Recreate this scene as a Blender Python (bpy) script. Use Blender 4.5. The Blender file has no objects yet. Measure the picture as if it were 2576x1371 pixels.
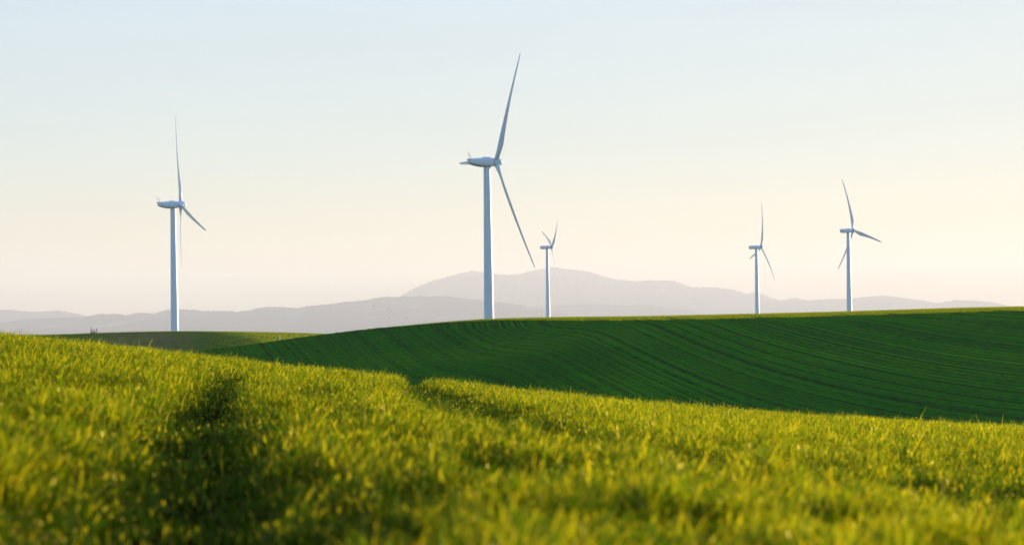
import bpy, math
import numpy as np
from mathutils import Matrix, Vector

# ---------------------------------------------------------------- camera, sky, sun, exposure
SC = bpy.context.scene
COL = SC.collection
W, H, F = 1024, 544, 1991.0          # picture size and focal length in pixels
VH = 330.0                           # picture row of the level line at the centre column
EYE = 1.3                            # camera height
ROLL = math.radians(0.8)
SUN_AZ, SUN_EL = math.radians(52), math.radians(5.0)

cd = bpy.data.cameras.new("camera")
cam = bpy.data.objects.new("camera", cd)
COL.objects.link(cam)
cam.location = (0, 0, EYE)
cd.sensor_width = 36.0
cd.lens = F / W * 36.0
cam.matrix_world = Matrix.Translation((0, 0, EYE)) @ Matrix.Rotation(math.pi / 2, 4, 'X') @ Matrix.Rotation(-ROLL, 4, 'Z')
cd.shift_y = (VH - H / 2) / W
cd.clip_start = 0.2
cd.clip_end = 120000
cd.dof.use_dof = True
cd.dof.focus_distance = 120.0
cd.dof.aperture_fstop = (cd.lens / 1000) / 0.046
SC.camera = cam

world = bpy.data.worlds.new("World")
SC.world = world
world.use_nodes = True
wn = world.node_tree
sky = wn.nodes.new("ShaderNodeTexSky")
sky.sky_type = 'NISHITA'
sky.sun_disc = False
sky.sun_elevation = SUN_EL
sky.sun_rotation = SUN_AZ
sky.air_density = 1.0
sky.dust_density = 0.4
sky.ozone_density = 1.0
bg = wn.nodes['Background']
tint = wn.nodes.new("ShaderNodeMix"); tint.data_type = 'RGBA'; tint.blend_type = 'MULTIPLY'; tint.inputs[0].default_value = 1.0
# thin high veil: takes the glare off the brightest part of the sky
lum = wn.nodes.new("ShaderNodeRGBToBW"); wn.links.new(sky.outputs[0], lum.inputs[0])
k1 = wn.nodes.new("ShaderNodeMath"); k1.operation = 'MULTIPLY_ADD'; wn.links.new(lum.outputs[0], k1.inputs[0]); k1.inputs[1].default_value = .40; k1.inputs[2].default_value = .14
k2 = wn.nodes.new("ShaderNodeMath"); k2.operation = 'DIVIDE'; k2.inputs[0].default_value = 1.0; wn.links.new(k1.outputs[0], k2.inputs[1])
veil = wn.nodes.new("ShaderNodeVectorMath"); veil.operation = 'SCALE'; wn.links.new(sky.outputs[0], veil.inputs[0]); wn.links.new(k2.outputs[0], veil.inputs['Scale'])
wn.links.new(veil.outputs[0], tint.inputs[6])
gen = wn.nodes.new("ShaderNodeTexCoord"); sep = wn.nodes.new("ShaderNodeSeparateXYZ"); wn.links.new(gen.outputs['Generated'], sep.inputs[0])
air = wn.nodes.new("ShaderNodeValToRGB"); wn.links.new(sep.outputs['Z'], air.inputs[0])
ae = air.color_ramp.elements                     # dusty warm air low down, clean air above
ae[0].position = 0.0; ae[0].color = (.92, .93, 1.00, 1); ae[1].position = .30; ae[1].color = (.84, .98, 1.45, 1)
x_ = ae.new(.035); x_.color = (.85, .95, 1.30, 1); x_ = ae.new(.085); x_.color = (.82, 1.01, 1.58, 1); x_ = ae.new(.15); x_.color = (.93, 1.03, 1.38, 1)
# faint veils of cirrus drawn out along the horizon
cm = wn.nodes.new("ShaderNodeMapping"); cm.inputs['Scale'].default_value = (3.0, 3.0, 34.0); cm.inputs['Rotation'].default_value = (.0, .07, .3); wn.links.new(gen.outputs['Generated'], cm.inputs[0])
cn = wn.nodes.new("ShaderNodeTexNoise"); cn.inputs['Scale'].default_value = 1.6; cn.inputs['Detail'].default_value = 5; cn.inputs['Roughness'].default_value = .55; wn.links.new(cm.outputs[0], cn.inputs[0])
cr = wn.nodes.new("ShaderNodeMapRange"); wn.links.new(cn.outputs[0], cr.inputs[0])
cr.inputs[1].default_value = .3; cr.inputs[2].default_value = .75; cr.inputs[3].default_value = .975; cr.inputs[4].default_value = 1.045
av = wn.nodes.new("ShaderNodeVectorMath"); av.operation = 'SCALE'; wn.links.new(air.outputs[0], av.inputs[0]); wn.links.new(cr.outputs[0], av.inputs['Scale'])
wn.links.new(av.outputs[0], tint.inputs[7])
wn.links.new(tint.outputs[2], bg.inputs[0])
bg.inputs[1].default_value = 0.105

sl = bpy.data.lights.new("sun", 'SUN')
sl.energy = 5.0
sl.angle = math.radians(0.5)
sl.color = (1.0, 0.85, 0.62)
sun = bpy.data.objects.new("sun", sl)
COL.objects.link(sun)
sdir = Vector((math.sin(SUN_AZ) * math.cos(SUN_EL), math.cos(SUN_AZ) * math.cos(SUN_EL), math.sin(SUN_EL)))
sun.rotation_euler = sdir.to_track_quat('Z', 'Y').to_euler()
sun.location = (60, 40, 60)

SC.view_settings.view_transform = 'Standard'
SC.view_settings.look = 'None'
SC.view_settings.exposure = 1.50
SC.view_settings.gamma = 1.0
SC.render.engine = 'CYCLES'
SC.cycles.use_denoising = True
SC.cycles.max_bounces = 5
SC.cycles.diffuse_bounces = 2
SC.cycles.transmission_bounces = 3
SC.cycles.volume_bounces = 1

rng = np.random.default_rng(7)

# ---------------------------------------------------------------- small helpers
def tag(o, label=None, cat=None, group=None, kind=None):
    if label: o['label'] = label
    if cat: o['category'] = cat
    if group: o['group'] = group
    if kind: o['kind'] = kind
    return o

def mesh_np(name, verts, faces, mat, parent=None, smooth=True, attrs=None):
    """verts Nx3, faces MxK (all the same K)"""
    verts = np.asarray(verts, np.float32); faces = np.asarray(faces, np.int32)
    me = bpy.data.meshes.new(name)
    k = faces.shape[1]
    me.vertices.add(len(verts)); me.vertices.foreach_set('co', verts.ravel())
    me.loops.add(faces.size); me.loops.foreach_set('vertex_index', faces.ravel())
    me.polygons.add(len(faces))
    me.polygons.foreach_set('loop_start', np.arange(len(faces), dtype=np.int32) * k)
    me.polygons.foreach_set('loop_total', np.full(len(faces), k, np.int32))
    if smooth: me.polygons.foreach_set('use_smooth', np.ones(len(faces), bool))
    for an, av in (attrs or {}).items():
        at = me.attributes.new(an, 'FLOAT', 'POINT')
        at.data.foreach_set('value', np.asarray(av, np.float32))
    me.update(calc_edges=True)
    me.materials.append(mat)
    o = bpy.data.objects.new(name, me)
    COL.objects.link(o)
    if parent: o.parent = parent
    return o

class MB:
    """collects shapes for one mesh"""
    def __init__(s): s.v = []; s.f = []
    def loft(s, rings, cap=True, close=True):
        b = len(s.v); n = len(rings[0])
        for r in rings: s.v += [tuple(p) for p in r]
        for i in range(len(rings) - 1):
            for j in range(n if close else n - 1):
                a = b + i * n + j; c = b + i * n + (j + 1) % n
                s.f.append((a, c, c + n, a + n))
        if cap:
            s.f.append(tuple(b + j for j in reversed(range(n))))
            s.f.append(tuple(b + (len(rings) - 1) * n + j for j in range(n)))
    def tube(s, a, b_, r0, r1=None, n=8):
        a = Vector(a); b_ = Vector(b_); r1 = r0 if r1 is None else r1
        d = (b_ - a).normalized(); u = d.orthogonal().normalized(); w = d.cross(u)
        s.loft([[p + (u * math.cos(t) + w * math.sin(t)) * r for t in [2 * math.pi * k / n for k in range(n)]]
                for p, r in ((a, r0), (b_, r1))])
    def box(s, c, d):
        x, y, z = c; a, b, h = d[0] / 2, d[1] / 2, d[2] / 2
        s.loft([[(x - a, y - b, zz), (x + a, y - b, zz), (x + a, y + b, zz), (x - a, y + b, zz)] for zz in (z - h, z + h)])
    def build(s, name, mat, parent=None, smooth=True, sharp=40):
        me = bpy.data.meshes.new(name)
        me.from_pydata(s.v, [], s.f); me.update()
        import bmesh
        bm = bmesh.new(); bm.from_mesh(me)
        bmesh.ops.recalc_face_normals(bm, faces=bm.faces)
        for e in bm.edges:
            if len(e.link_faces) == 2 and e.calc_face_angle(0) > math.radians(sharp): e.smooth = False
        bm.to_mesh(me); bm.free()
        if smooth: me.polygons.foreach_set('use_smooth', [True] * len(me.polygons))
        me.materials.append(mat)
        o = bpy.data.objects.new(name, me); COL.objects.link(o)
        if parent: o.parent = parent
        return o

def hash2(ix, iy, seed):
    h = (ix.astype(np.int64) * 374761393 + iy.astype(np.int64) * 668265263 + seed * 974634777) & 0x7fffffff
    h = (h ^ (h >> 13)) * 1274126177 & 0x7fffffff
    return ((h ^ (h >> 16)) & 0xffff) / 65535.0

def vnoise(x, y, seed=0):
    x = np.asarray(x, float); y = np.asarray(y, float)
    ix = np.floor(x); iy = np.floor(y); fx = x - ix; fy = y - iy
    fx = fx * fx * (3 - 2 * fx); fy = fy * fy * (3 - 2 * fy)
    a = hash2(ix, iy, seed); b = hash2(ix + 1, iy, seed); c = hash2(ix, iy + 1, seed); d = hash2(ix + 1, iy + 1, seed)
    return (a * (1 - fx) + b * fx) * (1 - fy) + (c * (1 - fx) + d * fx) * fy

def fbm(x, y, seed=0, octv=4, gain=.5):
    s = 0; a = 1; t = 0
    for k in range(octv):
        s = s + a * vnoise(x * 2 ** k, y * 2 ** k, seed + k * 17); t += a; a *= gain
    return s / t

def sstep(a, b, x):
    t = np.clip((np.asarray(x, float) - a) / (b - a), 0, 1); return t * t * (3 - 2 * t)

K25 = 1024 / 2576.0
def level(pts):
    """picture points (of a 2576 wide copy) -> (tan azimuth, tan elevation) seen from the camera spot"""
    q = []; e = []
    for x, y in pts:
        dx, dy = x * K25 - 512, y * K25 - VH
        u = dx * math.cos(ROLL) - dy * math.sin(ROLL); v = dx * math.sin(ROLL) + dy * math.cos(ROLL)
        q.append(u / F); e.append(-v / F)
    return np.array(q), np.array(e)

def smooth_interp(q, qs, es, width=.0):
    if width <= 0: return np.interp(q, qs, es)
    s = 0
    for d, w in ((-1, 1), (-.5, 2), (0, 3), (.5, 2), (1, 1)): s = s + w * np.interp(q + d * width, qs, es)
    return s / 9

# ---------------------------------------------------------------- materials
def new_mat(name):
    m = bpy.data.materials.new(name); m.use_nodes = True
    nt = m.node_tree
    return m, nt, nt.nodes['Principled BSDF'], nt.nodes['Material Output']

def N(nt, t, **kw):
    n = nt.nodes.new(t)
    for k, v in kw.items():
        if k in n.inputs.keys() if isinstance(k, str) else False: n.inputs[k].default_value = v
        else: setattr(n, k, v)
    return n

def ramp(nt, fac, stops):
    r = nt.nodes.new('ShaderNodeValToRGB'); e = r.color_ramp.elements
    e[0].position, e[0].color = stops[0][0], (*stops[0][1], 1)
    e[1].position, e[1].color = stops[-1][0], (*stops[-1][1], 1)
    for p, c in stops[1:-1]:
        x = e.new(p); x.color = (*c, 1)
    nt.links.new(fac, r.inputs[0]); return r.outputs[0]

def noise(nt, scale, detail=3, vec=None, rough=.5, dim='3D'):
    n = nt.nodes.new('ShaderNodeTexNoise'); n.noise_dimensions = dim
    n.inputs['Scale'].default_value = scale; n.inputs['Detail'].default_value = detail; n.inputs['Roughness'].default_value = rough
    if vec is not None: nt.links.new(vec, n.inputs['W' if dim == '1D' else 'Vector'])
    return n.outputs[0]

def attr(nt, name):
    a = nt.nodes.new('ShaderNodeAttribute'); a.attribute_name = name; return a.outputs['Fac']

def math_(nt, op, a, b=None):
    m = nt.nodes.new('ShaderNodeMath'); m.operation = op
    for i, x in enumerate((a, b)):
        if x is None: continue
        if isinstance(x, (int, float)): m.inputs[i].default_value = x
        else: nt.links.new(x, m.inputs[i])
    return m.outputs[0]

def mixc(nt, f, a, b, mode='MIX'):
    m = nt.nodes.new('ShaderNodeMix'); m.data_type = 'RGBA'; m.blend_type = mode
    ins = [i for i in m.inputs if i.type == 'RGBA']; fi = m.inputs[0]
    if isinstance(f, (int, float)): fi.default_value = f
    else: nt.links.new(f, fi)
    for i, x in zip(ins, (a, b)):
        if isinstance(x, tuple): i.default_value = (*x, 1)
        else: nt.links.new(x, i)
    return [o for o in m.outputs if o.type == 'RGBA'][0]

def objco(nt):
    return nt.nodes.new('ShaderNodeTexCoord').outputs['Object']

def leafy(name, colour_fn, trans=.45, gloss=.12, rough=.45):
    """thin leaf: diffuse and translucent light of the leaf's own colour plus a waxy sheen"""
    m, nt, p, out = new_mat(name)
    c, ct = colour_fn(nt)
    nt.nodes.remove(p)
    d = nt.nodes.new('ShaderNodeBsdfDiffuse'); t = nt.nodes.new('ShaderNodeBsdfTranslucent'); g = nt.nodes.new('ShaderNodeBsdfGlossy')
    nt.links.new(c, d.inputs[0]); nt.links.new(ct, t.inputs[0])
    g.inputs['Roughness'].default_value = rough
    g.inputs[0].default_value = (1, .78, .18, 1)
    a = nt.nodes.new('ShaderNodeMixShader'); a.inputs[0].default_value = trans
    nt.links.new(d.outputs[0], a.inputs[1]); nt.links.new(t.outputs[0], a.inputs[2])
    b = nt.nodes.new('ShaderNodeMixShader'); b.inputs[0].default_value = gloss
    nt.links.new(a.outputs[0], b.inputs[1]); nt.links.new(g.outputs[0], b.inputs[2])
    nt.links.new(b.outputs[0], out.inputs[0])
    return m

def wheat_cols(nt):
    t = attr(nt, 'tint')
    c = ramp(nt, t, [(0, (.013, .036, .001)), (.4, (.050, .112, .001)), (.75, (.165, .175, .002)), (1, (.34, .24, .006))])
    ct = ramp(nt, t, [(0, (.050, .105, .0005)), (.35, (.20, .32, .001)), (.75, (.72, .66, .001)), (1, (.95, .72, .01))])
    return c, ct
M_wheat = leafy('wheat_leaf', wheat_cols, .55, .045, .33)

def short_cols(nt):
    t = attr(nt, 'tint')
    c = ramp(nt, t, [(0, (.012, .095, .012)), (.6, (.04, .14, .006)), (1, (.13, .18, .004))])
    ct = ramp(nt, t, [(0, (.09, .26, .008)), (.6, (.30, .38, .003)), (1, (.66, .56, .002))])
    return c, ct
M_short = leafy('short_crop_leaf', short_cols, .45, .03, .5)

def dirt_mat():
    m, nt, p, out = new_mat('field_soil')
    co = objco(nt)
    c = ramp(nt, noise(nt, 9, 5, co, .6), [(0.3, (.006, .006, .001)), (.55, (.014, .013, .002)), (.8, (.026, .021, .004))])
    nt.links.new(c, p.inputs['Base Color']); p.inputs['Roughness'].default_value = 1; p.inputs['Specular IOR Level'].default_value = 0
    b = nt.nodes.new('ShaderNodeBump'); b.inputs['Strength'].default_value = .6; b.inputs['Distance'].default_value = .05
    nt.links.new(noise(nt, 25, 4, co), b.inputs['Height']); nt.links.new(b.outputs[0], p.inputs['Normal'])
    return m
M_soil = dirt_mat()

def crop_hill_mat():
    m, nt, p, out = new_mat('young_crop_rows')
    co = objco(nt)
    r = attr(nt, 'row')
    wob = math_(nt, 'MULTIPLY', noise(nt, .035, 3, co), .6)
    rw = math_(nt, 'ADD', math_(nt, 'ADD', r, wob), 341.7)
    n1 = noise(nt, .52, 2.5, rw, .75, '1D')       # bundles of drill rows
    n2 = noise(nt, 2.3, 1, rw, .5, '1D')
    n3 = noise(nt, .09, 1, rw, .5, '1D')
    s = math_(nt, 'ADD', math_(nt, 'MULTIPLY', n1, .56), math_(nt, 'ADD', math_(nt, 'MULTIPLY', n2, .37), math_(nt, 'MULTIPLY', n3, .07)))
    f = noise(nt, 1.1, 4, co, .7)                 # clods and thin spots
    s = math_(nt, 'ADD', math_(nt, 'MULTIPLY', s, .82), math_(nt, 'MULTIPLY', f, .18))
    fade = noise(nt, .022, 3, co, .6)
    s = math_(nt, 'ADD', math_(nt, 'MULTIPLY', math_(nt, 'SUBTRACT', s, .5), math_(nt, 'MULTIPLY', fade, 2.5)), .5)
    big = noise(nt, .018, 4, co)
    green = ramp(nt, big, [(.3, (.008, .098, .004)), (.5, (.022, .140, .003)), (.68, (.055, .19, .003))])
    dark = ramp(nt, f, [(.3, (.004, .014, .006)), (.7, (.014, .030, .008))])
    k = ramp(nt, s, [(.44, (0, 0, 0)), (.55, (1, 1, 1))])
    c = mixc(nt, k, dark, green)
    nt.links.new(c, p.inputs['Base Color']); p.inputs['Roughness'].default_value = 1
    p.inputs['Specular IOR Level'].default_value = 0.0
    b = nt.nodes.new('ShaderNodeBump'); b.inputs['Strength'].default_value = .5; b.inputs['Distance'].default_value = .25
    nt.links.new(s, b.inputs['Height']); nt.links.new(b.outputs[0], p.inputs['Normal'])
    return m
M_crop = crop_hill_mat()

def far_field_mat():
    m, nt, p, out = new_mat('far_field')
    co = objco(nt)
    mp = nt.nodes.new('ShaderNodeMapping'); mp.inputs['Scale'].default_value = (.3, 1, 1); nt.links.new(co, mp.inputs[0])
    f = noise(nt, .5, 5, mp.outputs[0], .7)
    c = ramp(nt, f, [(.3, (.026, .062, .004)), (.55, (.060, .105, .005)), (.75, (.13, .14, .010))])
    brown = ramp(nt, noise(nt, .35, 4, co, .7), [(.35, (.05, .07, .02)), (.6, (.13, .10, .04))])
    c = mixc(nt, attr(nt, 'bare'), c, brown)
    nt.links.new(c, p.inputs['Base Color']); p.inputs['Roughness'].default_value = 1
    p.inputs['Specular IOR Level'].default_value = 0.0
    return m
M_far = far_field_mat()

def plain_mat():
    m, nt, p, out = new_mat('open_plain')
    c = ramp(nt, noise(nt, .004, 5, objco(nt), .6), [(.3, (.06, .10, .03)), (.6, (.12, .14, .05)), (.8, (.18, .16, .08))])
    nt.links.new(c, p.inputs['Base Color']); p.inputs['Roughness'].default_value = 1
    return m
M_plain = plain_mat()

def mountain_mat():
    m, nt, p, out = new_mat('mountain_slopes')
    co = objco(nt)
    n = noise(nt, .0018, 6, co, .65)
    c = ramp(nt, n, [(.40, (.045, .036, .034)), (.58, (.075, .062, .052)), (.70, (.30, .24, .14))])
    nt.links.new(c, p.inputs['Base Color']); p.inputs['Roughness'].default_value = 1
    p.inputs['Specular IOR Level'].default_value = 0.0
    return m
M_mtn = mountain_mat()

def paint_mat(name, base, dirt=(.45, .47, .46), amt=.5, rough=.38):
    m, nt, p, out = new_mat(name)
    co = objco(nt)
    mp = nt.nodes.new('ShaderNodeMapping'); mp.inputs['Scale'].default_value = (2.2, 2.2, .12); nt.links.new(co, mp.inputs[0])
    f = ramp(nt, noise(nt, 1.0, 5, mp.outputs[0], .65), [(.45, (0, 0, 0)), (.8, (amt, amt, amt))])
    nt.links.new(mixc(nt, f, base, dirt), p.inputs['Base Color'])
    p.inputs['Roughness'].default_value = rough
    return m
M_white = paint_mat('turbine_white_paint', (.52, .65, .71))
M_blade = paint_mat('blade_gelcoat', (.53, .62, .65), (.45, .46, .45), .3, .32)
M_grey = paint_mat('grey_fittings', (.10, .12, .13), (.05, .05, .05), .5, .6)
M_steel = paint_mat('mast_steel', (.22, .23, .24), (.1, .1, .1), .5, .5)
M_wood = paint_mat('weathered_wood', (.10, .07, .045), (.04, .03, .02), .8, .9)
M_pale = paint_mat('pale_stake', (.75, .70, .52), (.5, .45, .3), .5, .7)
M_twig = paint_mat('dry_stems', (.42, .30, .20), (.2, .13, .08), .6, .9)
M_bird = paint_mat('bird_feathers', (.02, .02, .02), (.03, .03, .03), .5, .8)

# ---------------------------------------------------------------- near wheat field
NEAR = [(-400, 822), (-200, 827), (0, 833), (100, 844), (200, 855), (350, 872), (520, 890), (700, 910), (870, 931), (960, 938), (1010, 947), (1100, 951),
        (1300, 974), (1600, 1005), (2000, 1037), (2300, 1055), (2576, 1070), (2900, 1090), (3300, 1120)]
qN, eN = level(NEAR)
YC = 76.0
CAMH = 0.84                         # eye above the tops of the crop at the camera
CROP = 0.42                         # height of the crop
KT = 1.81
def track_left(y):  return KT * np.interp(np.asarray(y) / KT, [0, 3.6, 5.9, 8.7, 13.8, 19.5, 25.5, 42, 60], [-.45, -.75, -1.0, -1.38, -2.19, -2.89, -3.58, -4.7, -6])
def track_right(y): return KT * np.interp(np.asarray(y) / KT, [0, 10, 11.5, 12.8, 13.5, 15, 18.5, 24, 36, 42, 60], [6, 2.4, 1.6, 1.0, .7, .2, -.3, -.85, -1.75, -2.07, -3.0])
def field_top(x, y):
    q = np.clip(x / np.maximum(y, 1.0), -.7, .7)
    lin = np.interp(0, qN, eN)
    e = smooth_interp(q, qN, eN, .02)
    far = sstep(7, 45, y)
    e0 = np.interp(0, qN, eN) - .090 * q            # the plane the field follows close by
    ee = e0 * (1 - far) + e * far
    z = ee * np.maximum(y, 0) - CAMH * (np.maximum(y, -10) / YC - 1) ** 2
    z = z - np.where(y > 100, .0045 * (y - 100) ** 2, 0)
    return z + EYE - .12
def field_ground(x, y): return field_top(x, y) - CROP

na, nr = 240, 150
ys = np.concatenate([np.linspace(-6, 12, 50), 12 * (168 / 12) ** np.linspace(0.02, 1, nr - 50)])
aq = np.linspace(-.62, .62, na)
Y, Q = np.meshgrid(ys, aq, indexing='ij')
X = Q * np.maximum(Y, 0) + Q / .62 * 7
Z = field_ground(X, Y) + (fbm(X * 3, Y * 3, 3) - .5) * .05
def grid_faces(n0, n1):
    i, j = np.meshgrid(np.arange(n0 - 1), np.arange(n1 - 1), indexing='ij')
    a = (i * n1 + j).ravel()
    return np.stack([a, a + 1, a + n1 + 1, a + n1], 1)
field = mesh_np('field_ground', np.stack([X, Y, Z], -1).reshape(-1, 3), grid_faces(len(ys), na), M_soil)
tag(field, kind='structure')

def blades(x, y, zg, length, width, az, bend, lean, nseg, tint, tipyellow=.25, twist=None):
    """arching leaves as strips; returns verts, faces, tint"""
    n = len(x); s = np.linspace(0, 1, nseg + 1)
    P = np.zeros((n, nseg + 1, 3)); P[:, 0] = np.stack([x, y, zg], 1)
    ca, sa = np.cos(az), np.sin(az)
    for k in range(1, nseg + 1):
        sm = (s[k] + s[k - 1]) / 2
        phi = lean + bend * sm ** 1.6
        ds = length / nseg
        P[:, k, 0] = P[:, k - 1, 0] + np.sin(phi) * ca * ds
        P[:, k, 1] = P[:, k - 1, 1] + np.sin(phi) * sa * ds
        P[:, k, 2] = P[:, k - 1, 2] + np.cos(phi) * ds
    wprof = np.interp(s, [0, .35, .7, 1], [.75, 1, .7, .06])
    tw = (np.zeros(n) if twist is None else twist)[:, None] * s[None]
    wx = -sa[:, None] * np.cos(tw) + ca[:, None] * np.sin(tw)
    wy = ca[:, None] * np.cos(tw) + sa[:, None] * np.sin(tw)
    hw = width[:, None] * wprof[None] / 2
    V = np.zeros((n, nseg + 1, 2, 3))
    for side, sg in ((0, -1), (1, 1)):
        V[:, :, side, 0] = P[:, :, 0] + sg * wx * hw
        V[:, :, side, 1] = P[:, :, 1] + sg * wy * hw
        V[:, :, side, 2] = P[:, :, 2]
    base = (np.arange(n) * (nseg + 1) * 2)[:, None]
    k = np.arange(nseg)[None] * 2
    a = (base + k).ravel()
    fc = np.stack([a, a + 1, a + 3, a + 2], 1)
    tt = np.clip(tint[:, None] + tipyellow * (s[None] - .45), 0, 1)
    tt = np.repeat(tt[:, :, None], 2, 2)
    return V.reshape(-1, 3), fc, tt.ravel()

def scatter_fan(y0, y1, dens, ref, power, qmax, extra=1.0):
    """random points in a fan in front of the camera, density falling with distance"""
    yy = np.linspace(y0, y1, 400)
    d = dens * np.minimum(1, (ref / yy) ** power)
    wdt = 2 * (qmax * yy + extra)
    cum = np.concatenate([[0], np.cumsum((d * wdt)[:-1] * np.diff(yy))])
    n = int(cum[-1])
    y = np.interp(rng.random(n) * cum[-1], cum, yy)
    x = (rng.random(n) * 2 - 1) * (qmax * y + extra)
    return x, y

def wheat():
    x, y = scatter_fan(3.5, 104, 2700, 13, 1.05, .30, 7.5)
    inside = (np.abs(x) < .30 * y + 1.3) | (rng.random(len(x)) < .42)
    x, y = x[inside], y[inside]
    # clumps: draw points toward tillers
    cx = np.round(x / .16) * .16 + (hash2(np.round(x / .16), np.round(y / .16), 5) - .5) * .14
    cy = np.round(y / .16) * .16 + (hash2(np.round(x / .16), np.round(y / .16), 6) - .5) * .14
    pull = .45 * rng.random(len(x)) * (y < 50)
    x = x + (cx - x) * pull; y = y + (cy - y) * pull
    dl = np.abs(x - track_left(y)); dr = np.abs(x - track_right(y))
    ragged = (fbm(x * 1.7, y * 1.7, 40) - .5) * .5
    wid = 1 + .85 * (1 - sstep(12, 34, y))
    gl = sstep(.12, .66, (dl + ragged * .35) / wid)
    gr = 1 - (1 - sstep(.45, 1.45, (dr + ragged * .8) * (1 + 1.3 * sstep(50, 64, y)))) * sstep(14, 21, y)
    gl = 1 - (1 - gl) * (1 - .60 * sstep(30, 56, y))
    fin = fbm(x * 3.6, y * 3.6, 61, 2)
    dip = 0
    for px, py, sx, sy in ((-3.6, 34, .9, 4.0), (-2.9, 24, .8, 3.0), (-1.0, 12.5, .5, 2.2), (-1.8, 13.0, .5, 1.5), (3.4, 15, .6, 2.0), (-1.5, 8.2, .5, 1.4), (-2.6, 10.5, .5, 1.6), (5.2, 19, .9, 2.4), (-6.0, 26, .8, 3.0), (-.2, 17, .5, 1.8)):
        dip = np.maximum(dip, np.exp(-(((x - px) / sx) ** 2 + ((y - py) / sy) ** 2)))
    gr = gr * (1 - .8 * dip)
    thin = .34 + .80 * sstep(.32, .62, fin)
    keep = rng.random(len(x)) < thin * np.clip(gl * .95 + .16, 0, 1) * np.clip(gr + .55, 0, 1)
    x, y, gl, gr, fin = x[keep], y[keep], gl[keep], gr[keep], fin[keep]
    n = len(x)
    big = fbm(x * .55, y * .55, 11, 3); mid = fbm(x * 1.9, y * 1.9, 12, 3)
    hh = CROP * (.78 + .45 * (big - .5) + 1.1 * (mid - .5) + .8 * (fin - .5)) * (.30 + .70 * gl) * (1 - (.52 + .08 * sstep(60, 68, y)) * (1 - gr))
    hh = hh * (.78 + .40 * rng.random(n)) + .02
    tall = rng.random(n) < .05
    hh = np.where(tall, hh * 1.22, hh)
    patch = fbm(x * .35 + 9, y * .2, 21, 3)
    tint = np.clip(.10 + .5 * (patch - .5) + .3 * (mid - .5) + .0045 * np.clip(x, -25, 25) + rng.normal(0, .17, n), 0, 1)  # x term paints the weaker backlight on the left into leaf colour
    tint = tint - .34 * (1 - gr) - .42 * (1 - gl)  # shade on leaf tops in tracks and dips, put into their colour
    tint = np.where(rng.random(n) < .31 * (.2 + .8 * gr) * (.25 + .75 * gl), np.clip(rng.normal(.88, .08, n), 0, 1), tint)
    az = np.where(rng.random(n) < .35, rng.normal(math.radians(15), .8, n), rng.random(n) * 6.283)
    short = rng.random(n) < .74                     # upper leaves that leave the stem part way up
    lean = np.where(short, 0.04 + .40 * rng.random(n), np.abs(rng.normal(.10, .12, n)))
    bend = np.where(short, 1.5 * rng.random(n) ** 1.4, np.clip(rng.normal(.7, .4, n), 0, 2))
    z0 = np.where(short, hh * (.50 + .44 * rng.random(n)), 0)
    length = np.where(short, (1 - .32 * sstep(12, 45, y)) * np.maximum(hh - z0, .045) * (.86 + .35 * lean + .3 * bend), hh * (1.03 + .25 * bend))
    width = 0.0125 * (.6 + .8 * rng.random(n)) * np.maximum(1, y / 11) ** .27
    zg = field_ground(x, y) - .01 + z0
    parts = []
    nearm = y < 24
    for m, ns in ((nearm, 4), (~nearm, 2)):
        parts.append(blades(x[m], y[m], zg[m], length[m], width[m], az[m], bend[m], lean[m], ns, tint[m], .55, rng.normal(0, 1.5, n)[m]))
    off = 0; V = []; Fc = []; T = []
    for v, f, t in parts:
        V.append(v); Fc.append(f + off); T.append(t); off += len(v)
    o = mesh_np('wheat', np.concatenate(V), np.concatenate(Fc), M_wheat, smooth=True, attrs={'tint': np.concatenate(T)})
    tag(o, 'dense yellow green young wheat covering the foreground slope, lit from behind', 'wheat', kind='stuff')
wheat()

# ---------------------------------------------------------------- middle hill with curving crop rows
MID = [(-200, 960), (200, 915), (400, 894), (500, 882), (600, 869), (700, 855.5), (800, 841), (900, 828.5), (1000, 820), (1100, 811.5), (1230, 803), (1400, 799), (1600, 797), (1750, 794),
       (1900, 790.5), (2140, 784.5), (2400, 776), (2576, 772), (2900, 770), (3400, 775)]
qM, eM = level(MID)
MH = 1.25
RC = 240.0
def mid_rc(q): return (RC + 40 * q) * MH
def mid_z(q, r):
    r = np.asarray(r) / MH
    e = smooth_interp(q, qM, eM, .012)
    rc = mid_rc(q) / MH
    d = rc - r
    s = .125 + .03 * sstep(-.1, .25, q)
    wr = 3 + 30 * sstep(-.05, .06, q)
    front = e * r - s * (np.sqrt(d * d + wr * wr) - wr)
    back = e * r - .05 * (np.sqrt(d * d + 15 ** 2) - 15)
    z = np.where(d > 0, front, back)
    # shallow swale running down the slope
    v = VH - e * F + 0 * r
    uc = .035 - .55 * sstep(0, 70, d) * .16
    z = z - 1.0 * np.exp(-((q - uc) / .03) ** 2) * sstep(3, 45, d)
    return z * MH + EYE
nr = 300; nq = 760
qs = np.linspace(-.42, .42, nq)
rr = np.concatenate([np.linspace(90, 170, 40, endpoint=False), np.linspace(170, 262, 190, endpoint=False), np.linspace(262, 420, 50)]) * MH
R, Q = np.meshgrid(rr, qs, indexing='ij')
Zm = mid_z(Q, R) + (fbm(Q * R / 9, R / 9, 31, 3) - .5) * .08
Um = 512 + F * Q; Vm = VH - F * (Zm - EYE) / R          # chart used for the drill rows
Rr_ = np.minimum(R, mid_rc(Q))
Vm = VH - F * (mid_z(Q, Rr_) - EYE) / Rr_ - (R - Rr_) * .28
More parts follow.
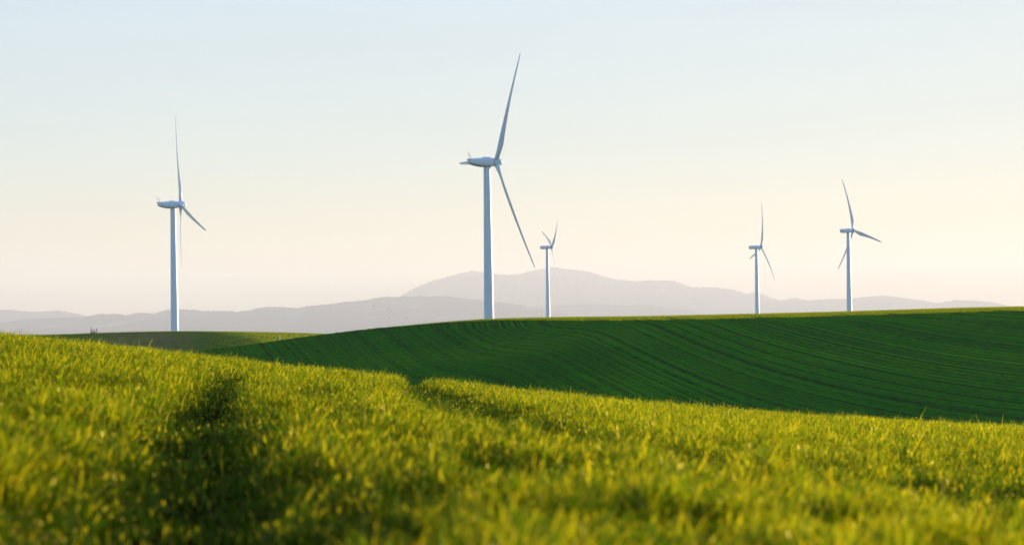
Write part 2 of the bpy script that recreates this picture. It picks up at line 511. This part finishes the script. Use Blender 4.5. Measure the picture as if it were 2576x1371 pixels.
def rows(u, v):
    us = np.linspace(-500, 1600, 2101)
    g = np.interp(us, [-500, 220, 300, 400, 560, 700, 800, 1024, 1600], [1.6, 1.5, 1.05, .74, .60, .42, .27, .12, .05])
    G = np.concatenate([[0], np.cumsum((g[1:] + g[:-1]) / 2)])
    base = np.interp(u, us, G)
    uc = 568 - 2.35 * (v - 327)
    t = np.clip((u - uc) / 42, -6, 6)
    fade = sstep(318, 328, v)
    return v - base + 0.42 * 42 * .8862 * np.tanh(t * 1.2) * (.6 + .4 * fade)
row = rows(Um, Vm)
Zm = Zm + (vnoise(row * .55, row * 0, 77) - .5) * .12          # rows stand up as low ridges
hill = mesh_np('hill', np.stack([Q * R, R, Zm], -1).reshape(-1, 3), grid_faces(len(rr), nq), M_crop, attrs={'row': row.ravel()})
tag(hill, kind='structure')

def hill_crop():
    """short crop standing on the upper hill, where the low sun catches it"""
    n = 150000
    q = rng.random(n) ** .8 * .43 - .10
    d = -12 + (10 + 19 * sstep(-.08, .08, q)) * rng.random(n) ** 1.15
    r = mid_rc(q) - d
    rw = np.interp(0, [0], [0])
    z = mid_z(q, r)
    h = (.16 + .16 * rng.random(n)) * (.15 + .85 * sstep(-.10, .0, q)) * (1 - .5 * sstep(0, 18, d))
    w = (.09 + .07 * rng.random(n)) * (.3 + .7 * sstep(-.10, .0, q))
    tint = np.clip(rng.normal(.75, .2, n), 0, 1)
    V, Fc, T = blades(q * r, r, z - .04, h, w, rng.random(n) * 6.28, np.full(n, .8), rng.random(n) * .4, 1, tint, .1)
    o = mesh_np('young_crop', V, Fc, M_short, attrs={'tint': T})
    tag(o, 'short green crop growing in rows over the dark middle hill', 'crop', kind='stuff')
hill_crop()

# ---------------------------------------------------------------- far field on the left, under the left turbine
FAR = [(-500, 846), (0, 843), (150, 840.5), (235, 837), (300, 834.5), (435, 832), (600, 833.5), (700, 835.5), (800, 838.5), (900, 842), (1100, 852), (1400, 870)]
qF, eF = level(FAR)
qB, eB = level([(-500, 856), (100, 859), (340, 867), (420, 873), (510, 880), (620, 888), (800, 900), (1400, 940)])
RF = 600.0
def far_z(q, r):
    e = smooth_interp(q, qF, eF, .01)
    zb = np.interp(q, qB, eB)
    steep = 1 - sstep(-.160, -.115, q)
    rb = 600 - (32 + 200 * (1 - steep))            # foot of the slope
    t = np.clip((r - rb) / (RF - rb), 0, 1)
    wr = 10
    zc = e * RF; zf = zb * rb
    s = (zc - zf) / (RF - rb) * 1.06
    d = RF - r
    slope = e * r - (s) * (np.sqrt(d * d + wr * wr) - wr)
    floor_ = zf - (rb - r) * .004
    z = np.where(r > rb, slope, 0)
    z = np.maximum(slope, floor_) + 0 * z
    back = e * r - .03 * (np.sqrt(d * d + 30 ** 2) - 30)
    return np.where(d > 0, z, back) + EYE
rr = np.concatenate([np.linspace(300, 380, 12, endpoint=False), np.linspace(380, 612, 160, endpoint=False), np.linspace(612, 820, 24)])
qs = np.linspace(-.42, .06, 420)
R, Q = np.meshgrid(rr, qs, indexing='ij')
Zf = far_z(Q, R) + (fbm(Q * R / 14, R / 14, 51, 4) - .5) * .12
Uf = 512 + F * Q
stripes = vnoise((Uf + (R - 560) * .35) * .28, R * 0, 9)
bare = sstep(80, 120, Uf) * (1 - sstep(165, 215, Uf)) * (.35 + .65 * stripes) * sstep(545, 566, R) * (1 - sstep(588, 600, R))
bare = np.maximum(bare, (1 - sstep(515, 535, R)) * .55 * (1 - sstep(190, 260, Uf)))
hill2 = mesh_np('hill', np.stack([Q * R, R, Zf], -1).reshape(-1, 3), grid_faces(len(rr), len(qs)), M_far, attrs={'bare': bare.ravel()})
tag(hill2, kind='structure')

def far_grass():
    n = 120000
    q = rng.random(n) * .26 - .26
    r = 400 + rng.random(n) * 208
    z = far_z(q, r)
    u = 512 + F * q
    tint = np.clip(rng.normal(.7, .2, n), 0, 1)
    V, Fc, T = blades(q * r, r, z - .03, (.14 + .16 * rng.random(n)) * (1 - .8 * (1 - sstep(-.165, -.125, q)) * (1 - sstep(594, 600, r))), .16 + .16 * rng.random(n), rng.random(n) * 6.28, np.full(n, .8), rng.random(n) * .5, 1, tint, .1)
    o = mesh_np('pasture_grass', V, Fc, M_short, attrs={'tint': T})
    tag(o, 'yellowing grass on the far left field below the turbine', 'grass', kind='stuff')
far_grass()

# ---------------------------------------------------------------- turbines: positions first, the plain passes under their feet
def spot(u, v, dist):
    """world point at level-picture pixel (u, v) and distance along the view axis"""
    return Vector(((u - 512) / F * dist, dist, EYE - (v - VH) / F * dist))
TURB = [  # kind, hub u, hub v, distance, yaw, rotor angle, cone, label
    ('a', 498.7, 161.7, 761.0, 67.2, 33.7, 3.8, 'tallest white wind turbine, in the centre, standing behind the dark green hill'),
    ('a', 182.8, 199.6, 977.0, 71.2, 109.4, 4.0, 'white wind turbine alone on the left, rising behind the far yellow green field'),
    ('b', 552.6, 247.2, 1807.0, 78.4, 53.9, .5, 'smallest wind turbine, just right of the tallest one, two upper blades forming a V'),
    ('b', 762.1, 250.0, 1679.0, 79.9, 16.8, .6, 'small wind turbine with one blade straight up, left one of the right pair'),
    ('b', 854.4, 234.8, 1468.0, 69.9, 105.2, .5, 'wind turbine nearest the right edge, one blade pointing right and down'),
]
bases = []
for k, u, v, D, yaw, th, cone, lab in TURB:
    hub = spot(u, v, D); ps = math.radians(yaw)
    off = 3.9 if k == 'a' else 4.0
    hh = 78.0 if k == 'a' else 80.0
    bases.append(Vector((hub.x - math.sin(ps) * off, hub.y - math.cos(ps) * off, hub.z - hh)))

def plain_z(x, y):
    wsum = 1e-9 + 1 / (450.0 ** 2); z = -16.0 * wsum
    wsum = wsum + 0 * x; z = z + 0 * x
    for b in bases:
        w = 1 / ((x - b.x) ** 2 + (y - b.y) ** 2 + 20.0)
        z = z + w * (b.z); wsum = wsum + w
    return z / wsum - .0 
ang = np.linspace(0, 2 * math.pi, 361)
rad = np.concatenate([[0, 20, 50, 80], np.geomspace(110, 44000, 135)])
A, R = np.meshgrid(ang, rad, indexing='ij')
X, Y = np.sin(A) * R, np.cos(A) * R
Zp = plain_z(X, Y)
Zp = np.where(R < 620, np.minimum(Zp, -16 + EYE), Zp)
Zp = np.where(Y < 40, np.maximum(Zp, -16) , Zp)
ground = mesh_np('ground', np.stack([X, Y, Zp], -1).reshape(-1, 3), grid_faces(len(ang), len(rad))[:, ::-1], M_plain)
tag(ground, kind='structure')

# ---- turbine parts
def ring(cy, hw, zt, zb, n=28, p=3.2):
    """rounded-box outline across the nacelle"""
    out = []; cz = (zt + zb) / 2; hz = (zt - zb) / 2
    for k in range(n):
        t = 2 * math.pi * k / n
        c, s = math.cos(t), math.sin(t)
        out.append((hw * math.copysign(abs(c) ** (2 / p), c), cy, cz + hz * math.copysign(abs(s) ** (2 / p), s)))
    return out

def blade_mesh(L, rootr, cmax, bend, cone):
    s = np.concatenate([[0, .012, .03, .05, .075, .10, .13, .16, .20], np.linspace(.25, .94, 16), [.965, .985, 1.0]])
    rings = []; n = 20
    for x in s:
        ch = np.interp(x, [0, .03, .08, .13, .20, .35, .6, .85, .95, .985, 1], [2 * rootr, 2 * rootr, 2 * rootr * 1.12, cmax * .86, cmax, cmax * .80, cmax * .52, cmax * .34, cmax * .24, cmax * .15, .06])
        th = np.interp(x, [0, .03, .1, .2, .4, .7, 1], [1.0, 1.0, .64, .34, .26, .22, .2])
        mixr = sstep(.03, .17, x)
        tw = math.radians(np.interp(x, [0, .1, .2, .4, .7, 1], [14, 14, 12, 7, 3, 1]) - 2)
        yb = bend(x)
        pts = []
        for k in range(n):
            t = 2 * math.pi * k / n
            cx, cy = math.cos(t) * .5, math.sin(t) * .5 * 1.0
            # airfoil: leading edge toward -x
            xx = (1 + math.cos(t)) / 2                 # 0 nose .. 1 tail
            yt = 2.6 * (.2969 * math.sqrt(xx) - .126 * xx - .3516 * xx * xx + .2843 * xx ** 3 - .1015 * xx ** 4) * 2
            ax, ay = xx - .32, math.copysign(yt * .5, math.sin(t)) * th * .75 + (.02 * math.sin(math.pi * xx))
            px = (cx * (1 - mixr) + ax * mixr) * ch
            py = (cy * (1 - mixr)) * 2 * rootr + ay * mixr * ch
            pts.append((px * math.cos(tw) - py * math.sin(tw), px * math.sin(tw) + py * math.cos(tw) + yb * L, x * L + (0 if x else 0)))
        rings.append(pts)
    m = MB(); m.loft(rings); return m

def dome(m, y0, y1, r, n=36, k=10, p=2.0):
    """rounded nose along +y"""
    rings = []
    for i in range(k + 1):
        t = i / k
        y = y0 + (y1 - y0) * t
        rr_ = r * max(.02, (1 - t ** p) ** .5)
        rings.append([(rr_ * math.cos(a), y, rr_ * math.sin(a)) for a in [2 * math.pi * j / n for j in range(n)]])
    m.loft(rings)

def make_turbine(kind):
    root = bpy.data.objects.new('wind_turbine', None); COL.objects.link(root)
    A_ = kind == 'a'
    hh = 78.0 if A_ else 80.0
    off = 3.9 if A_ else 4.0
    rt, rb = (1.32, 2.08) if A_ else (1.25, 2.15)
    top = hh - (1.9 if A_ else 1.75)
    # tower
    m = MB(); rings = []
    for i in range(61):
        t = i / 60; z = top * t; r = rb + (rt - rb) * t ** 1.08
        rings.append([(r * math.cos(a), r * math.sin(a), z) for a in [2 * math.pi * j / 56 for j in range(56)]])
    m.loft(rings)
    tw = m.build('tower', M_white, root)
    for zf in (.34, .68):                                # bolted flange joints
        z = top * zf; r = rb + (rt - rb) * zf ** 1.08 + .035
        m = MB(); m.loft([[(rr_ * math.cos(a), rr_ * math.sin(a), zz) for a in [2 * math.pi * j / 56 for j in range(56)]] for rr_, zz in ((r - .03, z - .12), (r, z - .1), (r, z + .1), (r - .03, z + .12))])
        m.build('flange', M_white, tw)
    m = MB(); m.box((rb * .0 - 0, -rb - .02, 2.6), (1.0, .16, 2.2)); m.build('door', M_grey, tw)
    m = MB(); m.loft([[(rr_ * math.cos(a), rr_ * math.sin(a), zz) for a in [2 * math.pi * j / 40 for j in range(40)]] for rr_, zz in ((rt + .12, top - .02), (rt + .16, top + .05), (rt + .16, top + .4), (rt + .05, top + .5))])
    m.build('yaw_bearing', M_grey, root)
    O = Vector((0, off, hh))
    # nacelle (level housing)
    m = MB()
    if A_:
        st = [(-1.35, 1.35, 1.30, -1.42), (-1.6, 1.55, 1.5, -1.62), (-2.6, 1.75, 1.55, -1.82), (-4.6, 1.85, 1.62, -1.93), (-6.6, 1.82, 1.50, -1.80), (-8.4, 1.70, 1.36, -1.52), (-10.0, 1.52, 1.2, -1.22), (-10.9, 1.38, 1.08, -.95), (-11.35, 1.22, .85, -.35)]
        m.loft([ring(y + off, hw, hh + zt, hh + zb, 32, 3.4) for y, hw, zt, zb in st])
        nac = m.build('nacelle', M_white, root, sharp=60)
        m = MB(); m.loft([ring(y + off, hw, hh + zt, hh + zb, 24, 3) for y, hw, zt, zb in ((-10.4, 1.3, 1.16, .98), (-11.2, 1.34, 1.12, .82), (-11.9, 1.2, .98, .74), (-12.0, .9, .92, .80))])
        m.build('rear_lip', M_white, nac)
        m = MB(); m.loft([ring(y + off, hw, hh + zt, hh + 1.2, 24, 3) for y, hw, zt in ((-2.7, .8, 1.56), (-3.3, .95, 1.74), (-3.9, 1.05, 1.88), (-5.5, 1.05, 1.90), (-5.75, .95, 1.80))])
        m.build('roof_hood', M_white, nac)
        m = MB(); m.loft([ring(y + off, hw, hh + zt, hh + zb, 20, 3) for y, hw, zt, zb in ((-5.0, 1.0, -1.5, -2.0), (-7.2, 1.0, -1.4, -1.86), (-9.8, .8, -1.0, -1.36))])
        m.build('belly_panel', M_grey, nac)
        m = MB(); ap = Vector((0, off - 11.5, hh + 3.35))
        feet = [Vector((-.75, off - 11.0, hh + 1.05)), Vector((.75, off - 11.0, hh + 1.05)), Vector((-.5, off - 10.2, hh + 1.1)), Vector((.5, off - 10.2, hh + 1.1)), Vector((0, off - 9.3, hh + 1.2))]
        for f in feet: m.tube(f, ap, .030, .022, 6)
        for t in (.25, .5, .75):
            for a, b in ((0, 1), (0, 2), (1, 3), (2, 3)):
                m.tube(feet[a].lerp(ap, t), feet[b].lerp(ap, t), .018, None, 5)
        m.tube(ap + Vector((-.4, -.12, 0)), ap + Vector((.4, .12, 0)), .045, None, 6)
        m.tube(ap + Vector((0, -.35, .02)), ap + Vector((0, .25, .02)), .04, None, 6)
        m.tube(ap, ap + Vector((0, 0, .55)), .02, .01, 6)
        m.build('wind_mast', M_steel, nac)
    else:
        st = [(-.85, 1.1, 1.0, -1.35), (-1.05, 1.45, 1.12, -1.62), (-4.0, 1.6, 1.15, -1.80), (-9.3, 1.55, 1.0, -1.85), (-9.75, 1.45, .95, -1.7), (-10.3, 1.35, .75, -.5), (-10.45, 1.2, .55, -.2)]
        m.loft([ring(y + off, hw, hh + zt, hh + zb, 32, 6) for y, hw, zt, zb in st])
        nac = m.build('nacelle', M_white, root, sharp=35)
        m = MB(); m.loft([ring(y + off, hw, hh + zt, hh + .8, 24, 4) for y, hw, zt in ((-2.6, .7, 1.17), (-3.0, .85, 1.42), (-5.0, .85, 1.48), (-5.3, .8, 1.3))])
        m.build('roof_hood', M_white, nac)
        m = MB(); m.box((0, off - 7.6, hh + 1.22), (.8, .4, .42)); m.build('roof_vent', M_grey, nac)
        m = MB(); m.box((0, off - 10.2, hh + .05), (2.2, .5, .22)); m.build('rear_vent', M_grey, nac)
        m = MB()
        for sx in (-.5, .5): m.tube((sx, off - 9.3, hh + .9), (sx, off - 9.3, hh + 2.6), .035, .02, 6)
        m.tube((-.5, off - 9.3, hh + 2.1), (.5, off - 9.3, hh + 2.1), .02, None, 6)
        m.build('wind_mast', M_steel, nac)
    # rotor parts, modelled about the hub centre with +y as the shaft
    m = MB()
    if A_:
        rings = [[(r * math.cos(a), y, r * math.sin(a)) for a in [2 * math.pi * j / 40 for j in range(40)]] for y, r in ((-1.22, 1.35), (-1.15, 1.48), (-.4, 1.62), (.5, 1.66))]
        m.loft(rings); dome(m, .5, 2.5, 1.66, 40, 12, 2.2)
    else:
        rings = [[(r * math.cos(a), y, r * math.sin(a)) for a in [2 * math.pi * j / 40 for j in range(40)]] for y, r in ((-.8, .95), (-.7, 1.1), (.3, 1.2), (.6, 1.12))]
        m.loft(rings); dome(m, .6, 2.1, 1.12, 40, 12, 1.7)
    hub = m.build('hub', M_white, root)
    m = MB()
    rr0 = 1.30 if A_ else 1.0
    m.loft([[(r * math.cos(a), y, r * math.sin(a)) for a in [2 * math.pi * j / 40 for j in range(40)]] for y, r in ((-1.6 if A_ else -1.1, rr0), (-1.0 if A_ else -.5, rr0))])
    gap = m.build('shaft_seal', M_grey, hub)
    return root, hub, nac

def rotor(root, hub, kind, theta, cone, first):
    A_ = kind == 'a'; hh = 78.0 if A_ else 80.0; off = 3.9 if A_ else 4.0
    T = Matrix.Translation((0, off, hh)) @ Matrix.Rotation(math.radians(5), 4, 'X')
    hub.matrix_local = T @ Matrix.Rotation(math.radians(theta), 4, 'Y')
    for k in range(3):
        if first is None or k >= len(first):
            pass
        M_ = T @ Matrix.Rotation(math.radians(theta + 120 * k), 4, 'Y')
        b = bpy.data.objects.new('blade', BLADE[(kind, round(cone, 1))]); COL.objects.link(b); b.parent = root
        b.matrix_local = M_
        c = bpy.data.objects.new('root_collar', COLLAR[kind]); COL.objects.link(c); c.parent = b

BLADE = {}; COLLAR = {}
def prep(kind, cone):
    A_ = kind == 'a'; key = (kind, round(cone, 1))
    if key in BLADE: return
    c = math.sin(math.radians(cone)); L = 46.25 if A_ else 40.0
    if A_: bend = lambda x: c * (.45 * x + .55 * x * x)
    else:  bend = lambda x: c * x + .11 * x * (1 - x)
    o = blade_mesh(L, .95 if A_ else .82, 3.35 if A_ else 3.3, bend, cone).build('blade', M_blade, sharp=70)
    BLADE[key] = o.data; bpy.data.objects.remove(o)
    if kind not in COLLAR:
        m = MB(); r = (1.03 if A_ else .9); z0 = 1.55 if A_ else 1.05
        m.loft([[(q_ * math.cos(a), q_ * math.sin(a), z) for a in [2 * math.pi * j / 32 for j in range(32)]] for q_, z in ((r, z0 - .4), (r + .03, z0 - .3), (r + .03, z0 + .2), (r - .05, z0 + .28))])
        o = m.build('root_collar', M_white if A_ else M_grey); COLLAR[kind] = o.data; bpy.data.objects.remove(o)

def copy_part(o, parent):
    c = o.copy(); COL.objects.link(c); c.parent = parent
    for ch in o.children: copy_part(ch, c)
    return c
proto = {}
for (k, u, v, D, yaw, th, cone, lab), b in zip(TURB, bases):
    prep(k, cone)
    if k not in proto:
        root, hub, nac = make_turbine(k)
        proto[k] = (root, [c for c in root.children])
    else:
        src, kids = proto[k]
        root = src.copy(); COL.objects.link(root)
        for c in kids:
            cc = copy_part(c, root)
            if c.name.startswith('hub'): hub = cc
    root.location = b; root.rotation_euler = (0, 0, -math.radians(yaw))
    tag(root, lab, 'wind turbine', 'wind turbines on the hills')
    rotor(root, hub, k, th, cone, None)

# ---------------------------------------------------------------- mountains in the haze
MS = 3.3                              # far ranges stand this much farther out than the base figures
def mountains(pts, dist, depth, seed, back=1.0, amp=.35, qpad=.14, rough=.00012):
    dist = dist * MS; depth = depth * MS
    q0, e0 = level(pts)
    n = 620
    qs = np.linspace(q0[0] - qpad, q0[-1] + qpad, n)
    lo = -.006
    e = np.interp(qs, np.concatenate([[q0[0] - qpad], q0, [q0[-1] + qpad]]), np.concatenate([[lo], e0, [lo]]))
    e = e + (fbm(qs * 900, qs * 0 + seed, seed, 4, .6) - .5) * rough * 7 + (vnoise(qs * 2500, qs * 0, seed + 3) > .78) * rough * 1.3
    m = 90
    t = np.concatenate([np.linspace(-1, 0, 60, endpoint=False), np.linspace(0, .6, 30)])
    T, Q = np.meshgrid(t, qs, indexing='ij'); E = np.broadcast_to(e, T.shape)
    R = dist + depth * T
    zc = E * dist
    prof = np.where(T < 0, (1 + T) ** 1.25, np.clip(1 - T / .6, 0, 1) ** .8)
    spur = 1 - np.abs(2 * fbm(Q * dist / (depth * .35) + T * .7, T * 2.2 + seed, seed + 8, 4, .5) - 1) * 1.6
    spur = np.clip(spur, 0, 1)
    z0 = -22
    Z = z0 + (zc - z0) * prof * (1 - amp * (1 - spur) * np.minimum(1, np.abs(T) * 3.5))
    Z = Z + (T < 0) * np.minimum(0, 0)
    # keep the front slopes below the line of sight to the crest
    lim = (E * R) - .00004 * R
    Z = np.where(T < 0, np.minimum(Z, np.where(E > 0, lim, Z)), Z)
    o = mesh_np('mountain', np.stack([Q * R, R, Z + EYE], -1).reshape(-1, 3), grid_faces(len(t), n), M_mtn)
    return tag(o, kind='structure')
mountains([(1000, 748), (1040, 725), (1080, 708), (1120, 697), (1160, 686), (1187, 680), (1215, 683), (1260, 690), (1300, 690), (1340, 680), (1385, 671), (1400, 672), (1440, 677), (1480, 682), (1500, 687), (1530, 699), (1590, 706),
           (1640, 704), (1680, 705), (1700, 707), (1740, 722), (1800, 722), (1840, 727), (1880, 738), (1905, 733), (1940, 748), (1965, 755), (2000, 748), (2040, 756), (2080, 768), (2200, 790)], 9600, 1500, 3, qpad=.03)
mountains([(-300, 772), (0, 777), (31, 778.6), (56, 782), (78, 783), (109, 782), (153, 781), (175, 785), (200, 790), (219, 794), (280, 806)], 8600, 1200, 11, qpad=.06)
mountains([(-300, 812), (0, 810), (47, 803.5), (94, 800), (141, 799.5), (187, 797), (219, 795), (250, 789), (294, 788), (316, 792), (350, 785), (387, 787), (419, 778.5), (447, 777), (487, 778.5), (516, 781), (581, 780.7), (594, 782.6),
           (625, 780), (656, 772), (687, 770), (750, 773.8), (781, 767.6), (820, 765), (870, 758), (890, 757), (925, 753), (965, 745), (1000, 746), (1050, 744), (1125, 744), (1200, 753), (1288, 762), (1340, 772), (1420, 790)], 6800, 1100, 23, qpad=.04)
mountains([(1240, 775), (1288, 770), (1380, 769), (1438, 765), (1498, 764), (1588, 768), (1628, 765), (1688, 773), (1738, 780), (1768, 787), (1800, 796)], 7800, 900, 37, qpad=.03, rough=.00006)
mountains([(1830, 800), (1878, 787), (1913, 765), (1988, 757), (2088, 751), (2138, 751), (2168, 746), (2223, 742), (2288, 750), (2328, 756), (2353, 761), (2388, 757), (2403, 753), (2463, 756), (2503, 760), (2528, 766), (2558, 771), (2600, 775), (2800, 790)], 9200, 1200, 41, qpad=.05, rough=.00005)

# ---------------------------------------------------------------- small things
def at25(x, y, D):
    q, e = level([(x, y)]); return Vector((q[0] * D, D, EYE + e[0] * D))
def on_far(x, D):
    q, e = level([(x, 835)]); return Vector((q[0] * D, D, float(far_z(np.array([q[0]]), np.array([D]))[0])))

p = on_far(236, 598)
r2 = np.random.default_rng(5)
bush = bpy.data.objects.new('bush', None); COL.objects.link(bush); bush.location = p
m = MB()
for k in range(60):
    a = r2.random() * 6.28; s = .35 + .65 * r2.random(); rx = r2.normal(0, .55)
    m.tube((rx, r2.normal(0, .3), -.15), (rx + .35 * math.cos(a), .3 * math.sin(a), 1.9 * s * (1 - .25 * abs(rx))), .03, .012, 5)
m.build('stems', M_twig, bush); bush.scale = (.85, .85, .8)
m = MB()
for k in range(14):
    a = r2.random() * 6.28
    m.tube((r2.normal(0, .6), r2.normal(0, .3), -.1), (r2.normal(0, .7), r2.normal(0, .4), .5), .05, .02, 5)
m.build('undergrowth', M_wood, bush)
tag(bush, 'dry leafless brown bush between two dark posts on the far left skyline', 'bush')
for dx, hgt, lab in ((-.75, 1.75, 'dark wooden post left of the dry bush on the far left skyline'), (1.0, 1.5, 'dark wooden post right of the dry bush, leaning slightly')):
    m = MB(); m.tube((0, 0, -.3), (.03 if dx < 0 else -.12, 0, hgt), .12, .10, 8); o = m.build('fence_post', M_wood)
    o.location = p + Vector((dx, 0, 0)); tag(o, lab, 'post', 'dark posts beside the dry bush')
q, e = level([(703.5, 853)])
D = 470.0; zf = float(far_z(np.array([q[0]]), np.array([D]))[0])
m = MB(); m.tube((0, 0, -.3), (.10, 0, 1.75), .065, .055, 8); m.tube((.10, 0, 1.75), (.13, 0, 2.0), .055, .015, 8)
o = m.build('marker_stake', M_pale); o.location = (q[0] * D, D, zf); tag(o, 'thin pale marker stake standing by the edge of the dark rows, left of centre', 'stake')
m = MB(); m.tube((0, 0, -.3), (-.02, 0, 1.35), .13, .11, 8)
o = m.build('fence_post', M_wood); o.location = (q[0] * D - .45, D, zf); tag(o, 'short dark post beside the thin pale marker stake', 'post')

for x, y, hgt, lab in ((1187, 681, 22, 'tiny radio mast on the left shoulder of the far mountain'), (1367, 675, 18, 'tiny radio mast just left of the top of the far mountain')):
    b = at25(x, y, 9600 * MS - 20); b.z -= 8
    m = MB()
    for k in range(3):
        a = k * 2.094; m.tube((2.2 * math.cos(a), 2.2 * math.sin(a), 0), (.3 * math.cos(a), .3 * math.sin(a), hgt + 8), .35, .2, 6)
    m.tube((0, 0, hgt), (0, 0, hgt + 14), .3, .15, 6)
    for t in (.3, .55, .8): m.box((0, 0, (hgt + 8) * t), (3.2 * (1 - t) + .6, 3.2 * (1 - t) + .6, .4))
    o = m.build('radio_mast', M_steel); o.location = b; tag(o, lab, 'radio mast')

# flock of birds in front of the left ridge
def bird_mesh():
    m = MB()
    m.loft([[(r * math.cos(a), y, r * .9 * math.sin(a)) for a in [2 * math.pi * j / 8 for j in range(8)]] for y, r in ((-.16, .012), (-.08, .035), (0, .05), (.09, .04), (.14, .022), (.17, .006))])
    for s in (-1, 1):
        m.loft([[(s * x, y0, z), (s * x, y1, z), (s * x, y1, z + .008), (s * x, y0, z + .008)] for x, y0, y1, z in ((.03, -.05, .07, .01), (.16, -.04, .08, .10), (.30, -.07, .0, .06), (.36, -.08, -.06, .03))])
    return m.build('bird', M_bird)
bm_ = bird_mesh()
BP = [(25, 523), (662, 612), (585, 760), (740, 765), (680, 815), (860, 888), (1085, 993), (1323, 982), (1430, 1042), (333, 1072), (665, 1058), (865, 1163)]
for i, (x, y) in enumerate(BP):
    o = bm_ if i == 0 else bm_.copy()
    if i: COL.objects.link(o)
    o.location = at25((1400 + x / 11.425) * 2576 / 3840, (1100 + y / 11.425) * 2576 / 3840, 330 + 9 * (i % 5))
    o.scale = (.5, .5, .5)
    o.rotation_euler = (r2.normal(0, .2), r2.normal(0, .4), r2.random() * 6.28)
    tag(o, 'tiny dark bird of the loose flock flying in front of the pale ridge', 'bird', 'flock of birds in front of the ridge')

# ---------------------------------------------------------------- haze
m, nt, p, out = new_mat('haze_air')
nt.nodes.remove(p)
v = nt.nodes.new('ShaderNodeVolumePrincipled')
v.inputs['Color'].default_value = (.90, .85, .80, 1)
v.inputs['Density'].default_value = 5.2e-5
v.inputs['Anisotropy'].default_value = .15
nt.links.new(v.outputs[0], out.inputs['Volume'])
mb = MB(); zt, zb = 1380.0, -30.0
mb.box((0, 0, (zt + zb) / 2), (92000, 92000, zt - zb))
hz = mb.build('haze', m, smooth=False)
tag(hz, kind='stuff')
